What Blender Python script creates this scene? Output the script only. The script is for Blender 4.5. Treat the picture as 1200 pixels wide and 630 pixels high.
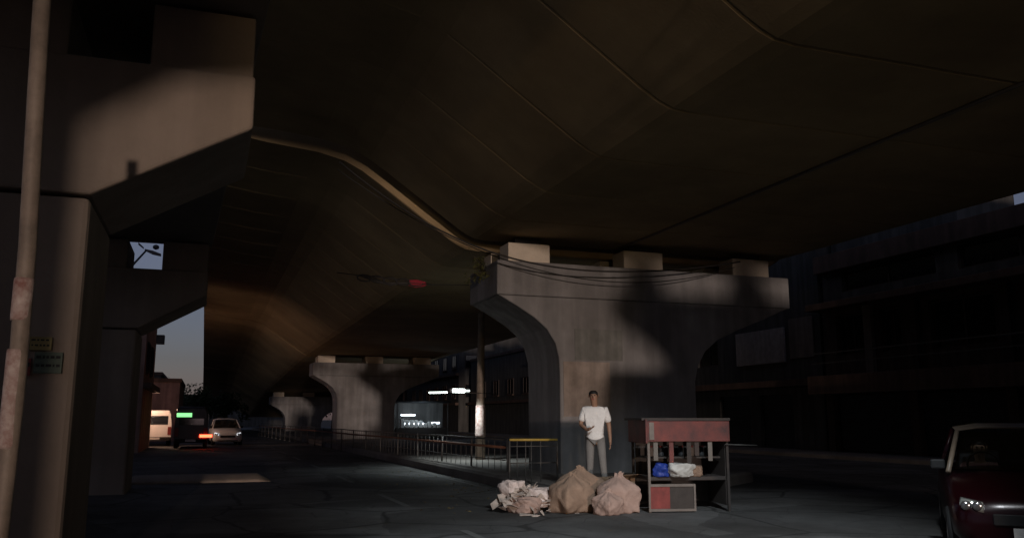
import bpy, bmesh, math, random
from mathutils import Vector, Matrix
R = math.radians
rnd = random.Random(7)
S = bpy.context.scene
for o in list(bpy.data.objects): bpy.data.objects.remove(o)

# ------------------------------------------------------------------ camera
cam = bpy.data.cameras.new('camera'); camo = bpy.data.objects.new('camera', cam)
S.collection.objects.link(camo); S.camera = camo
cam.sensor_width = 36; cam.lens = 30; cam.clip_start = 0.05; cam.clip_end = 2000
camo.location = (0, 0, 1.5)
camo.rotation_euler = (R(90 + 9.93), 0, R(-19.53))
# ------------------------------------------------------------------ sky, sun, exposure
SUN_EL, SUN_AZ = 0.9, 184.7          # azimuth clockwise from +Y: low behind the camera, a touch left
w = bpy.data.worlds.new('World'); S.world = w; w.use_nodes = True
nt = w.node_tree; nt.nodes.clear()
sky = nt.nodes.new('ShaderNodeTexSky'); sky.sky_type = 'NISHITA'; sky.sun_disc = False
sky.sun_elevation = R(SUN_EL); sky.sun_rotation = R(SUN_AZ); sky.dust_density = 0.4; sky.air_density = 0.8; sky.ozone_density = 2.2
bg = nt.nodes.new('ShaderNodeBackground'); bg.inputs[1].default_value = 0.135
wo = nt.nodes.new('ShaderNodeOutputWorld')
hs = nt.nodes.new('ShaderNodeHueSaturation'); hs.inputs['Saturation'].default_value = .45
nt.links.new(sky.outputs[0], hs.inputs['Color']); tn = nt.nodes.new('ShaderNodeMixRGB'); tn.blend_type = 'MULTIPLY'; tn.inputs[0].default_value = 1; tn.inputs[2].default_value = (.94, .93, 1.2, 1)
nt.links.new(hs.outputs[0], tn.inputs[1]); nt.links.new(tn.outputs[0], bg.inputs[0]); nt.links.new(bg.outputs[0], wo.inputs[0])
sl = bpy.data.lights.new('sun', 'SUN'); sl.energy = 1.0; sl.angle = R(1.2); sl.color = (1.0, 0.78, 0.66)
so = bpy.data.objects.new('sun', sl); S.collection.objects.link(so)
az, el = R(SUN_AZ), R(SUN_EL)
tosun = Vector((math.sin(az) * math.cos(el), math.cos(az) * math.cos(el), math.sin(el)))
so.rotation_euler = tosun.to_track_quat('Z', 'Y').to_euler(); so.location = (-4, -40, 30)
S.view_settings.view_transform = 'Standard'; S.view_settings.look = 'None'
S.view_settings.gamma = 1; S.view_settings.exposure = -0.1; S.view_settings.use_curve_mapping = False
S.render.engine = 'CYCLES'; S.cycles.max_bounces = 8; S.cycles.diffuse_bounces = 4; S.cycles.glossy_bounces = 3

# ------------------------------------------------------------------ helpers
def link(o, parent=None):
    S.collection.objects.link(o)
    if parent is not None: o.parent = parent
    return o
def tag(o, label=None, cat=None, group=None, kind=None):
    if label: o['label'] = label
    if cat: o['category'] = cat
    if group: o['group'] = group
    if kind: o['kind'] = kind
    return o
def empty(name, loc, rz, label, cat, group=None):
    o = bpy.data.objects.new(name, None); link(o); o.location = loc; o.rotation_euler = (0, 0, rz)
    o.empty_display_size = 0.2
    return tag(o, label, cat, group)
class MB:
    def __init__(s): s.v = []; s.f = []; s.sm = []
    def add(s, vs, fs, smooth=False, M=None):
        n = len(s.v)
        for p in vs:
            p = Vector(p); s.v.append(tuple(M @ p) if M else tuple(p))
        for q in fs: s.f.append([n + i for i in q]); s.sm.append(smooth)
        return s
    def box(s, x0, x1, y0, y1, z0, z1, M=None):
        return s.add([(x0,y0,z0),(x1,y0,z0),(x1,y1,z0),(x0,y1,z0),(x0,y0,z1),(x1,y0,z1),(x1,y1,z1),(x0,y1,z1)],
                     [(0,3,2,1),(4,5,6,7),(0,1,5,4),(1,2,6,5),(2,3,7,6),(3,0,4,7)], False, M)
    def loft(s, rings, cap=True, smooth=False, M=None):
        n = len(rings[0]); vs = [p for r in rings for p in r]; fs = []
        for i in range(len(rings) - 1):
            for j in range(n):
                a, b = i*n + j, i*n + (j+1) % n
                fs.append((a, b, b + n, a + n))
        if cap: fs.append(tuple(reversed(range(n)))); fs.append(tuple((len(rings)-1)*n + j for j in range(n)))
        return s.add(vs, fs, smooth, M)
    def tube(s, pts, r, n=8, smooth=True, M=None):
        pts = [Vector(p) for p in pts]; rs = r if isinstance(r, (list, tuple)) else [r]*len(pts)
        rings = []; ref = None
        for i, p in enumerate(pts):
            t = (pts[min(i+1, len(pts)-1)] - pts[max(i-1, 0)]).normalized()
            if ref is None: ref = Vector((0,0,1)) if abs(t.z) < .9 else Vector((1,0,0))
            u = t.cross(ref).normalized(); v2 = u.cross(t).normalized(); ref = v2
            rings.append([p + u*math.cos(2*math.pi*k/n)*rs[i] + v2*math.sin(2*math.pi*k/n)*rs[i] for k in range(n)])
        return s.loft(rings, True, smooth, M)
    def prism(s, prof, y0, y1, M=None):      # profile in XZ
        return s.loft([[(x, y0, z) for x, z in prof], [(x, y1, z) for x, z in prof]], True, False, M)
    def lathe(s, prof, n=16, M=None, smooth=True):
        return s.loft([[(r*math.cos(2*math.pi*k/n), r*math.sin(2*math.pi*k/n), z) for k in range(n)] for r, z in prof], True, smooth, M)
    def mesh(s, name, mat):
        me = bpy.data.meshes.new(name); me.from_pydata(s.v, [], s.f); me.update()
        for p, k in zip(me.polygons, s.sm): p.use_smooth = k
        b = bmesh.new(); b.from_mesh(me); bmesh.ops.recalc_face_normals(b, faces=b.faces); b.to_mesh(me); b.free()
        if mat: me.materials.append(mat)
        return me
    def build(s, name, mat, parent=None, bevel=0, loc=None):
        o = bpy.data.objects.new(name, s.mesh(name, mat)); link(o, parent)
        if loc: o.location = loc
        if bevel:
            m = o.modifiers.new('bevel', 'BEVEL'); m.width = bevel; m.segments = 2; m.limit_method = 'ANGLE'; m.angle_limit = R(40)
        return o
def copy_tree(o, parent=None):
    c = o.copy(); link(c, parent)
    for ch in list(o.children): copy_tree(ch, c)
    return c
def T(x, y, z, rz=0): return Matrix.Translation((x, y, z)) @ Matrix.Rotation(rz, 4, 'Z')

# ------------------------------------------------------------------ materials
def mat(name, col, rough=.8, metal=0, var=.25, scale=3., bump=.15, bscale=40., col2=None, streak=0., spec=.4, dirt=0., trans=0, objvar=0., road=False):
    m = bpy.data.materials.new(name); m.use_nodes = True; t = m.node_tree; N = t.nodes; L = t.links
    b = N['Principled BSDF']; b.inputs['Roughness'].default_value = rough; b.inputs['Metallic'].default_value = metal
    b.inputs['Specular IOR Level'].default_value = spec
    tc = N.new('ShaderNodeTexCoord')
    if objvar:      # many like segments: texture by place, so that no two repeat
        tc = N.new('ShaderNodeNewGeometry')
    n1 = N.new('ShaderNodeTexNoise'); n1.inputs['Scale'].default_value = scale; n1.inputs['Detail'].default_value = 8; n1.inputs['Roughness'].default_value = .65
    L.new(tc.outputs['Position' if objvar else 'Object'], n1.inputs['Vector'])
    cr = N.new('ShaderNodeValToRGB'); cr.color_ramp.elements[0].position = .3; cr.color_ramp.elements[1].position = .7
    c2 = col2 or tuple(c * (1 - var) for c in col)
    cr.color_ramp.elements[0].color = (*c2, 1); cr.color_ramp.elements[1].color = (*col, 1)
    L.new(n1.outputs[0], cr.inputs[0]); out = cr.outputs[0]
    if streak:
        mp = N.new('ShaderNodeMapping'); mp.inputs['Scale'].default_value = (2.2, 2.2, .22); L.new(tc.outputs['Position' if objvar else 'Object'], mp.inputs[0])
        n3 = N.new('ShaderNodeTexNoise'); n3.inputs['Scale'].default_value = 1.3; n3.inputs['Detail'].default_value = 6; L.new(mp.outputs[0], n3.inputs[0])
        r3 = N.new('ShaderNodeValToRGB'); r3.color_ramp.elements[0].position = .42; r3.color_ramp.elements[1].position = .62
        r3.color_ramp.elements[0].color = (1 - streak,)*3 + (1,); r3.color_ramp.elements[1].color = (1, 1, 1, 1)
        L.new(n3.outputs[0], r3.inputs[0])
        mx = N.new('ShaderNodeMixRGB'); mx.blend_type = 'MULTIPLY'; mx.inputs[0].default_value = 1
        L.new(out, mx.inputs[1]); L.new(r3.outputs[0], mx.inputs[2]); out = mx.outputs[0]
    if dirt:
        n4 = N.new('ShaderNodeTexNoise'); n4.inputs['Scale'].default_value = scale*.22; n4.inputs['Detail'].default_value = 5; L.new(tc.outputs['Position' if objvar else 'Object'], n4.inputs[0])
        r4 = N.new('ShaderNodeValToRGB'); r4.color_ramp.elements[0].position = .4; r4.color_ramp.elements[1].position = .6
        r4.color_ramp.elements[0].color = (1 - dirt, 1 - dirt*1.05, 1 - dirt*1.1, 1); r4.color_ramp.elements[1].color = (1, 1, 1, 1)
        L.new(n4.outputs[0], r4.inputs[0])
        mx = N.new('ShaderNodeMixRGB'); mx.blend_type = 'MULTIPLY'; mx.inputs[0].default_value = 1
        L.new(out, mx.inputs[1]); L.new(r4.outputs[0], mx.inputs[2]); out = mx.outputs[0]
    if objvar:
        oi = N.new('ShaderNodeObjectInfo'); mr = N.new('ShaderNodeMapRange'); mr.inputs['To Min'].default_value = 1 - objvar; mr.inputs['To Max'].default_value = 1 + objvar*.4
        L.new(oi.outputs['Random'], mr.inputs['Value'])
        mx = N.new('ShaderNodeMixRGB'); mx.blend_type = 'MULTIPLY'; mx.inputs[0].default_value = 1
        L.new(out, mx.inputs[1]); L.new(mr.outputs[0], mx.inputs[2]); out = mx.outputs[0]
    if road:      # repaired patches, cracks and oil spots
        nd = N.new('ShaderNodeTexNoise'); nd.inputs['Scale'].default_value = .9; nd.inputs['Detail'].default_value = 4; L.new(tc.outputs['Position' if objvar else 'Object'], nd.inputs[0])
        mv = N.new('ShaderNodeMixRGB'); mv.inputs[0].default_value = .25; L.new(tc.outputs['Position' if objvar else 'Object'], mv.inputs[1]); L.new(nd.outputs[1], mv.inputs[2])
        for feat, sc, lo_v, pos in (('F1', .42, .62, None), ('DISTANCE_TO_EDGE', .55, .35, .02), ('DISTANCE_TO_EDGE', 1.7, .55, .012)):
            vo = N.new('ShaderNodeTexVoronoi'); vo.feature = feat; vo.inputs['Scale'].default_value = sc; L.new(mv.outputs[0], vo.inputs['Vector'])
            rr = N.new('ShaderNodeValToRGB')
            if pos is None:
                sp = N.new('ShaderNodeSeparateColor'); L.new(vo.outputs['Color'], sp.inputs[0]); L.new(sp.outputs[0], rr.inputs[0])
                rr.color_ramp.interpolation = 'CONSTANT'; rr.color_ramp.elements[1].position = .35
            else:
                L.new(vo.outputs['Distance'], rr.inputs[0]); rr.color_ramp.elements[0].position = pos*.3; rr.color_ramp.elements[1].position = pos
            rr.color_ramp.elements[0].color = (lo_v, lo_v, lo_v, 1); rr.color_ramp.elements[1].color = (1, 1, 1, 1)
            mx = N.new('ShaderNodeMixRGB'); mx.blend_type = 'MULTIPLY'; mx.inputs[0].default_value = 1
            L.new(out, mx.inputs[1]); L.new(rr.outputs[0], mx.inputs[2]); out = mx.outputs[0]
    L.new(out, b.inputs['Base Color'])
    if trans: b.inputs['Transmission Weight'].default_value = trans
    if bump:
        n2 = N.new('ShaderNodeTexNoise'); n2.inputs['Scale'].default_value = bscale; n2.inputs['Detail'].default_value = 6; L.new(tc.outputs['Position' if objvar else 'Object'], n2.inputs[0])
        bp = N.new('ShaderNodeBump'); bp.inputs['Strength'].default_value = bump; bp.inputs['Distance'].default_value = .02
        L.new(n2.outputs[0], bp.inputs['Height']); L.new(bp.outputs[0], b.inputs['Normal'])
    return m
def emit(name, col, strength):
    m = bpy.data.materials.new(name); m.use_nodes = True; b = m.node_tree.nodes['Principled BSDF']
    b.inputs['Base Color'].default_value = (*col, 1); b.inputs['Emission Color'].default_value = (*col, 1); b.inputs['Emission Strength'].default_value = strength
    return m
M = dict(
    deck=mat('deck_concrete', (.42, .31, .17), .95, var=.2, scale=1.6, bump=.15, bscale=25, dirt=.22, objvar=.12),
    pier=mat('pier_concrete', (.37, .37, .375), .9, var=.25, scale=1.4, bump=.35, bscale=10, streak=.25, dirt=.35),
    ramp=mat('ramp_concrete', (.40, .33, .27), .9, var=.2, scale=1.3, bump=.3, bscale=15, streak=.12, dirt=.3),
    patchpale=mat('pale_patch', (.50, .43, .38), .9, var=.35, scale=3, bump=.3, bscale=14, streak=.3, dirt=.3),
    patchdark=mat('grey_green_patch', (.23, .235, .22), .85, var=.35, scale=2.5, bump=.3, bscale=14, streak=.3),
    rampdk=mat('ramp_concrete_shaded', (.20, .17, .14), .95, var=.3, scale=1.3, bump=.2, bscale=25),  # ramp concrete darkened, shade under the deck put into the colour
    pedestal=mat('pedestal_concrete', (.66, .58, .47), .9, var=.2, scale=3, bump=.3, bscale=30),
    asphalt=mat('asphalt', (.16, .16, .158), .8, var=.4, scale=1.7, bump=.8, bscale=70, dirt=.45, road=True),
    earth=mat('dusty_ground', (.11, .09, .07), .95, var=.3, scale=.8, bump=.4, bscale=30),
    kerb=mat('kerb_concrete', (.22, .20, .18), .9, var=.3, scale=2, bump=.3, bscale=40, dirt=.3),
    line=mat('worn_paint', (.135, .135, .13), .8, var=.4, scale=9, bump=.1),
    steel=mat('galvanised_steel', (.10, .095, .09), .6, .3, var=.3, scale=6, bump=.1),
    rust=mat('rusty_rail', (.22, .10, .06), .8, .2, var=.4, scale=9, bump=.2),
    yellow=mat('yellow_paint', (.55, .38, .08), .5, var=.3, scale=8, bump=.1),
    black=mat('black_rubber', (.012, .012, .013), .7, var=.3, bump=.1),
    cable=mat('cable_sheath', (.02, .018, .016), .6, var=.2, bump=0),
    redcloth=mat('red_cloth', (.35, .03, .05), .9, var=.3, scale=12, bump=.3),
    polepaint=mat('pole_paint', (.42, .34, .27), .6, .1, var=.45, scale=7, bump=.3, bscale=15, streak=.3),
    poster=mat('torn_poster_paper', (.6, .52, .47), .8, var=.55, scale=14, bump=.3, col2=(.25, .12, .10)),
    lampbody=mat('lamp_housing', (.08, .08, .085), .5, .5, var=.2, bump=.05),
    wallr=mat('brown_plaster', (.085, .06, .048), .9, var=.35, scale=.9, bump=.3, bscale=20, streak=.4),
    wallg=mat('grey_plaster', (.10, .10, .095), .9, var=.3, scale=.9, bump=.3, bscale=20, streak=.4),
    band=mat('brown_fascia', (.15, .095, .07), .85, var=.35, scale=1.5, bump=.2, streak=.3),
    cream=mat('cream_panel', (.22, .19, .16), .8, var=.3, scale=2.5, bump=.1, streak=.3),
    whitesign=mat('weathered_sign_face', (.42, .40, .38), .7, var=.35, scale=4, bump=.05, streak=.2),
    shutter=mat('shutter_steel', (.05, .055, .06), .6, .4, var=.3, scale=3, bump=.1),
    glass=mat('dark_glass', (.012, .014, .016), .08, var=.2, bump=0, spec=.6),
    carglass=mat('car_glass', (.55, .6, .58), .03, var=.02, bump=0, spec=.5, trans=1),
    frame=mat('window_frame', (.05, .035, .03), .7, var=.3, bump=.1),
    orange=mat('orange_plaster', (.58, .38, .30), .9, var=.35, scale=1.2, bump=.3, streak=.3),
    brick=mat('red_plaster', (.42, .26, .22), .9, var=.35, scale=1.4, bump=.3, streak=.3),
    leaf=mat('leaf_green', (.05, .08, .03), .7, var=.5, scale=2.5, bump=0),
    weed=mat('weed_leaf', (.10, .10, .03), .7, var=.5, scale=9, bump=0),
    bark=mat('bark', (.06, .045, .035), .95, var=.3, scale=5, bump=.4),
    litter=mat('dry_yellow_leaf', (.26, .18, .06), .8, var=.5, scale=5, bump=0),
    sack=mat('jute_sack', (.31, .21, .15), .95, var=.35, scale=5, bump=.6, bscale=60),
    sackpink=mat('pinkish_woven_sack', (.42, .29, .24), .9, var=.3, scale=5, bump=.5, bscale=60),
    carton=mat('cardboard', (.34, .23, .15), .9, var=.25, scale=4, bump=.15),
    paper=mat('dirty_paper', (.52, .43, .37), .9, var=.45, scale=9, bump=.3),
    plastic=mat('white_plastic_bag', (.6, .5, .46), .5, var=.25, scale=8, bump=.3),
    redboard=mat('faded_red_board', (.20, .05, .04), .7, var=.5, scale=3.5, bump=.15, col2=(.06, .03, .03)),
    redbox=mat('red_crate_paint', (.24, .04, .035), .6, var=.5, scale=5, bump=.1),
    stallwood=mat('dark_stall_wood', (.06, .05, .045), .85, var=.35, scale=5, bump=.2),
    palewood=mat('pale_frame_wood', (.2, .17, .15), .8, var=.35, scale=6, bump=.2),
    tarp=mat('white_tarpaulin', (.55, .55, .52), .6, var=.3, scale=7, bump=.3),
    blue=mat('blue_plastic', (.02, .05, .30), .5, var=.3, bump=.1),
    skin=mat('skin', (.30, .17, .11), .55, var=.15, scale=8, bump=.05),
    hair=mat('black_hair', (.012, .01, .009), .6, var=.3, scale=20, bump=.4),
    shirt=mat('white_cotton_shirt', (.78, .75, .72), .9, var=.12, scale=9, bump=.9, bscale=9),
    trouser=mat('grey_trousers', (.20, .19, .18), .9, var=.2, scale=8, bump=.4, bscale=16),
    tshirt=mat('pale_tshirt', (.25, .12, .12), .9, var=.2, scale=8, bump=.3),
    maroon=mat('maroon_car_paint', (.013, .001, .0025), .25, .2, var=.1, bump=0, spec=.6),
    tanroof=mat('tan_roof_reflection', (.17, .13, .095), .45, var=.25, scale=4, bump=0),  # tan reflection on the car roof put into its colour
    whitecar=mat('white_car_paint', (.7, .7, .69), .3, var=.1, bump=0, spec=.5),
    darkvan=mat('dark_van_paint', (.035, .032, .036), .35, .2, var=.2, bump=0, spec=.5),
    lens=mat('headlamp_lens', (.4, .41, .38), .12, .5, var=.15, scale=20, bump=.2),
    chrome=mat('chrome', (.5, .5, .5), .2, .9, var=.1, bump=0),
    plate=mat('number_plate', (.6, .6, .58), .6, var=.2, bump=0),
    ink=mat('dark_ink', (.03, .03, .03), .8, var=.2, bump=0),
    noticey=mat('yellow_notice_tin', (.38, .31, .12), .6, var=.35, scale=12, bump=.1),
    noticeg=mat('green_grey_notice_tin', (.13, .17, .13), .7, var=.3, scale=12, bump=.1),
    noticer=mat('red_notice_tin', (.32, .07, .06), .7, var=.3, scale=12, bump=.1),
    seat=mat('seat_fabric', (.03, .03, .035), .9, var=.2, bump=.2),
    led=emit('led_tube', (.86, 1, .93), 9),
    ledbig=emit('led_lamp_panel', (.9, 1, .95), 40),
    tail=emit('tail_light_lit', (1, .05, .02), 12),
    green=emit('green_led_panel', (.30, 1, .34), 1.4),
    shoplight=emit('shop_tube_light', (.78, .88, 1), 9),
    lampwarm=emit('fill_lamp_lens', (1, .62, .30), 12),
    carlight=emit('far_headlamp_lit', (.9, .95, 1), 1.5),
)

# ------------------------------------------------------------------ ground, road, median
def sheet(name, x0, x1, y0, y1, z, m, nx=1, ny=1):
    b = MB(); vs = [(x0 + (x1-x0)*i/nx, y0 + (y1-y0)*j/ny, z) for j in range(ny+1) for i in range(nx+1)]
    b.add(vs, [(j*(nx+1)+i, j*(nx+1)+i+1, (j+1)*(nx+1)+i+1, (j+1)*(nx+1)+i) for j in range(ny) for i in range(nx)])
    return tag(b.build(name, m), kind='structure')
sheet('ground', -700, 700, -500, 900, -.012, M['earth'])
sheet('road', -14, 22.4, -80, 400, 0, M['asphalt'])
b = MB()
prof = [(6.25, -.005), (6.25, .19), (6.31, .25), (12.44, .25), (12.56, .19), (12.56, -.005)]
b.loft([[(6.25 + (x - 6.25)*k_, y, z) for x, z in prof] for y, k_ in ((13.95, .16), (18.0, 1), (125, 1))])
tag(b.build('median', M['kerb']), kind='structure')
b = MB()
b.prism([(22.4, -.01), (22.4, .13), (22.45, .16), (25, .16), (25, -.01)], -40, 150)
tag(b.build('pavement', M['kerb']), kind='structure')
b = MB()
for y in range(3, 130, 6): b.box(3.35, 3.47, y, y + 2.6, .003, .0042)
for y in range(0, 130, 6): b.box(17.2, 17.32, y, y + 2.6, .003, .0042)
b.box(5.85, 5.95, 14, 125, .003, .0042)
tag(b.build('road_marking', M['line']), kind='structure')
# speed hump
b = MB(); n = 10
rings = []
for x, s_ in ((-1.75, .02), (-1.5, 1), (1.3, 1), (1.6, .02)):
    rings.append([(x, 22.0 + 1.3*k/n, .001 + .17*s_*math.sin(math.pi*k/n)**.8) for k in range(n+1)])
b.loft(rings, True, True)
tag(b.build('speed_hump', M['ramp']), 'low rounded concrete speed hump across the dark left lane', 'speed hump')

# ------------------------------------------------------------------ main flyover deck
CX = 10.25
def section(d=0.):
    L = [(-.42, 8.62), (-.42, 8.10), (1.0, 8.02), (2.2, 7.90), (2.85, 7.74), (3.3, 7.52), (3.75, 7.22), (4.4, 6.76), (5.5, 5.99), (5.72, 5.86), (5.92, 5.78), (6.2, 5.75)]
    out = []
    for i, (x, z) in enumerate(L):
        if i and d:
            px, pz = L[i-1]; nx, nz = L[min(i+1, len(L)-1)]
            t = Vector((nx - px, nz - pz)).normalized(); q = Vector((t.y, -t.x))
            if q.y > 0: q = -q
            if i > 1: x += q.x*d; z += q.y*d
        out.append((x - CX, z))
    Rr = [(-x, z) for x, z in reversed(out)]
    return out + Rr
def inset(p, k):
    cz = 7.3; return [(x*(1 - k*.12), cz + (z - cz)*(1 - k)) for x, z in p]
def seg_mesh(name, L, d):
    p = section(d); q = inset(p, .02); g = .04
    b = MB(); b.loft([[(x, y, z) for x, z in pr] for y, pr in ((0, q), (g, p), (L - g, p), (L, q))], True, False)
    return b.mesh(name, M['deck'])
def span(name, y0, y1, za, zb, nseg, d, label):
    e = empty(name, (CX, y0, za), 0, label, 'bridge deck', 'spans of the wide flyover')
    sl_ = math.atan2(zb - za, y1 - y0); e.rotation_euler = (sl_, 0, 0)
    L = (y1 - y0)/math.cos(sl_)/nseg; me = seg_mesh('segment', L, d)
    for i in range(nseg):
        o = bpy.data.objects.new('segment', me); link(o, e); o.location = (0, i*L, 0)
    for sx in (-1, 1):
        b = MB(); xo = sx*10.67
        b.prism([(xo, 8.623), (xo - sx*.25, 8.623), (xo - sx*.2, 9.45), (xo - sx*.06, 9.45)], 0, L*nseg)
        b.build('parapet', M['deck'], e)
    return e
span('flyover_span', -18.2, 19.4, 0, 0, 16, 0, 'near span of the broad brown flyover deck overhead with segment joints')
span('flyover_span', 19.95, 55.55, 0, -.15, 15, .14, 'second span of the flyover, brown sloping underside beyond the near pier')
span('flyover_span', 55.6, 92.0, -.15, -1.4, 15, .14, 'third span of the flyover, small and distant, dipping towards the ground')
span('flyover_span', 92.05, 130, -1.40, -3.9, 15, .14, 'farthest span of the flyover sinking to road level')
# drain pipe line on soffit
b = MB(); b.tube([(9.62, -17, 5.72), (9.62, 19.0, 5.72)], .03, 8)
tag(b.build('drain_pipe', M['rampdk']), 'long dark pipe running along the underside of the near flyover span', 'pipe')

# ------------------------------------------------------------------ hammerhead piers
def t_pier(y, dz, label):
    e = empty('flyover_pier', (0, y, 0), 0, label, 'bridge pier', 'hammerhead piers of the flyover')
    lt, rt_ = 6.2, 14.3
    Lc = [(6.25, 4.33), (6.75, 4.06), (7.15, 3.82), (7.45, 3.57), (7.66, 3.25), (7.75, 2.9), (7.77, 2.5)]
    Rc = [(11.4, 2.4), (11.5, 2.8), (11.72, 3.15), (12.1, 3.45), (12.7, 3.72), (13.5, 4.02), (14.25, 4.33)]
    k = 0 if dz > -1 else 0
    prof = [(7.77, -.3)] + [(x, z + dz) for x, z in reversed(Lc)] + [(x, z + dz) for x, z in reversed(Rc)] + [(11.4, -.3)]
    MB().prism(prof, .04, 2.16).build('column', M['pier'], e, .03)
    MB().box(lt, rt_, 0, 2.2, 4.332 + dz, 5.14 + dz).build('cap_beam', M['pier'], e, .03)
    for (a, c) in ((6.5, 7.55), (9.52, 10.6), (12.65, 13.75)):
        for (ya, yb) in ((.08, .72), (1.55, 2.12)):
            if ya > 1: a2, c2 = a + .05, c - .2
            else: a2, c2 = a, c
            p = MB().box(a2, c2, ya, yb, 5.142 + dz, 5.585 + dz).build('pedestal', M['pedestal'], e, .015)
            MB().box(a2 + .2, c2 - .2, ya + .1, yb - .1, 5.587 + dz, 5.72 + dz).build('bearing', M['black'], p)
    return e
t_pier(-18.4, 0, 'hammerhead pier of the flyover standing behind the viewer')
p1 = t_pier(18.5, 0, 'large concrete hammerhead pier in the middle with pale blocks on its cap')
for (x0, x1, z0, z1, m_) in ((7.85, 9.05, 1.55, 2.82, 'patchpale'), (8.15, 9.4, 2.86, 3.6, 'patchdark')):  # flat rectangles, one paler and one darker than the column
    MB().box(x0, x1, .026, .042, z0, z1).build('pier_patch', M[m_], p1)
t_pier(54.6, -.17, 'smaller hammerhead pier behind the railing, next one along the flyover')
t_pier(91.2, -1.42, 'tiny far hammerhead pier beside the farthest railing')
# ------------------------------------------------------------------ left ramp
def ramp_pier(x, y, dz, label):
    e = empty('ramp_pier', (x, y, 0), 0, label, 'bridge pier', 'piers of the ramp on the left')
    # local x: cap tip at +.27, column right face at -1.05
    MB().prism([(-3.4, -.3), (-3.4, 3.4 + dz), (-1.05, 3.4 + dz), (-1.05, -.3)], .05, 1.75).build('column', M['ramp'], e, .05)
    c = MB().prism([(-4.6, 4.68 + dz), (.27, 4.68 + dz), (.27, 4.17 + dz), (-1.05, 3.42 + dz), (-3.4, 3.42 + dz), (-4.6, 4.17 + dz)], 0, 1.8).build('cap_beam', M['ramp'], e, .03)
    for a, c2 in ((-4.4, -3.2), (-2.6, -1.34), (-.66, .25)):
        p = MB().box(a, c2, .08, 1.7, 4.682 + dz, 5.30 + dz).build('pedestal', M['ramp'], e, .02)
    return e
ramp_pier(0, 8.0, 0, 'near pier of the left ramp with tapered cap lit at its edge')
ramp_pier(-.38, 19.2, -.08, 'second pier of the left ramp with pale sky between its blocks')
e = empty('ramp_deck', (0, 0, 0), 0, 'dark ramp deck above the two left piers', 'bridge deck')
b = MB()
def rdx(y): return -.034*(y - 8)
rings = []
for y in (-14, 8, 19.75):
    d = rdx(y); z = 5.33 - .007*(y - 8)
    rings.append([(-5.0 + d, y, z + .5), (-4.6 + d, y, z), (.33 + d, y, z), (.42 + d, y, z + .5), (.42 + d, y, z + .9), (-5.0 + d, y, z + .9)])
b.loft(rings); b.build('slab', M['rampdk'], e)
b = MB(); b.loft([[(-5.0 + rdx(y), y, 6.25 - .007*(y-8)), (-4.78 + rdx(y), y, 6.25 - .007*(y-8)), (-4.82 + rdx(y), y, 7.0 - .007*(y-8)), (-4.95 + rdx(y), y, 7.0 - .007*(y-8))] for y in (-14, 19.75)])
b.build('parapet', M['ramp'], e)

# ------------------------------------------------------------------ unseen building added behind the viewer to cast shade on the left pier
e = empty('shade_building', (-2.52, -9, 0), 0, 'plain building added behind the viewer to shade the near left pier', 'building')
MB().box(-9, 0, 0, 3, 0, 4.3).build('wall', M['wallg'], e)
MB().prism([(-9, 4.302), (0, 4.302), (.75, 4.83), (1.5, 4.95), (1.5, 6.0), (-9, 6.0)], 0, 3).build('roof', M['band'], e)  # roof outline shaped by the shadow wanted on the left cap
for x in (-6.5, -3.0):
    MB().box(x, x + 1.6, 3.0, 3.06, .1, 2.4).build('door', M['shutter'], e)

# ------------------------------------------------------------------ leaning pole at far left and notices
e = empty('pole', (-.93, 5, 0), 0, 'tall thin weathered pole standing close in front of the left pier', 'pole')
b = MB(); pts = [(0 + .004*i*i*.2 - .02, 0, .4*i) for i in range(14)]
pts = [(-.01, 0, -.2), (0, 0, .9), (.012, 0, 1.6), (.0, 0, 2.4), (-.03, 0, 3.2), (-.05, 0, 3.80)]
b.tube(pts, .045, 12); b.build('shaft', M['polepaint'], e)
for z, h in ((1.35, .5), (2.0, .22)):
    b = MB(); b.lathe([(.0475, z), (.049, z + .02), (.049, z + h - .02), (.0475, z + h)], 14); b.build('poster', M['poster'], e)
def notice(name, x0, x1, z0, z1, m, label, rows):
    e = empty(name, ((x0 + x1)/2, 8.02, (z0 + z1)/2), 0, label, 'notice'); wx, wz = (x1 - x0)/2, (z1 - z0)/2
    MB().box(-wx, wx, -.018, 0, -wz, wz).build('board', m, e)
    for r in range(rows):
        z = wz - (r + .75)*2*wz/(rows + .5); x = -wx*.85
        while x < wx*.75:
            l = rnd.uniform(.012, .04); b = MB(); b.box(x, min(x + l, wx*.85), -.0205, -.0185, z, z + wz*.5/rows); b.build('mark', M['ink'], e); x += l + .012
notice('notice_board', -1.47, -1.24, 2.06, 2.17, M['noticey'], 'small yellowish notice with dark marks on the near left pier', 2)
notice('notice_board', -1.36, -1.15, 1.87, 2.045, M['noticeg'], 'grey green notice below the yellow one on the near left pier', 2)
notice('notice_board', -1.50, -1.38, 1.85, 1.99, M['noticer'], 'small red notice beside the grey green one on the left pier', 1)

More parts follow.
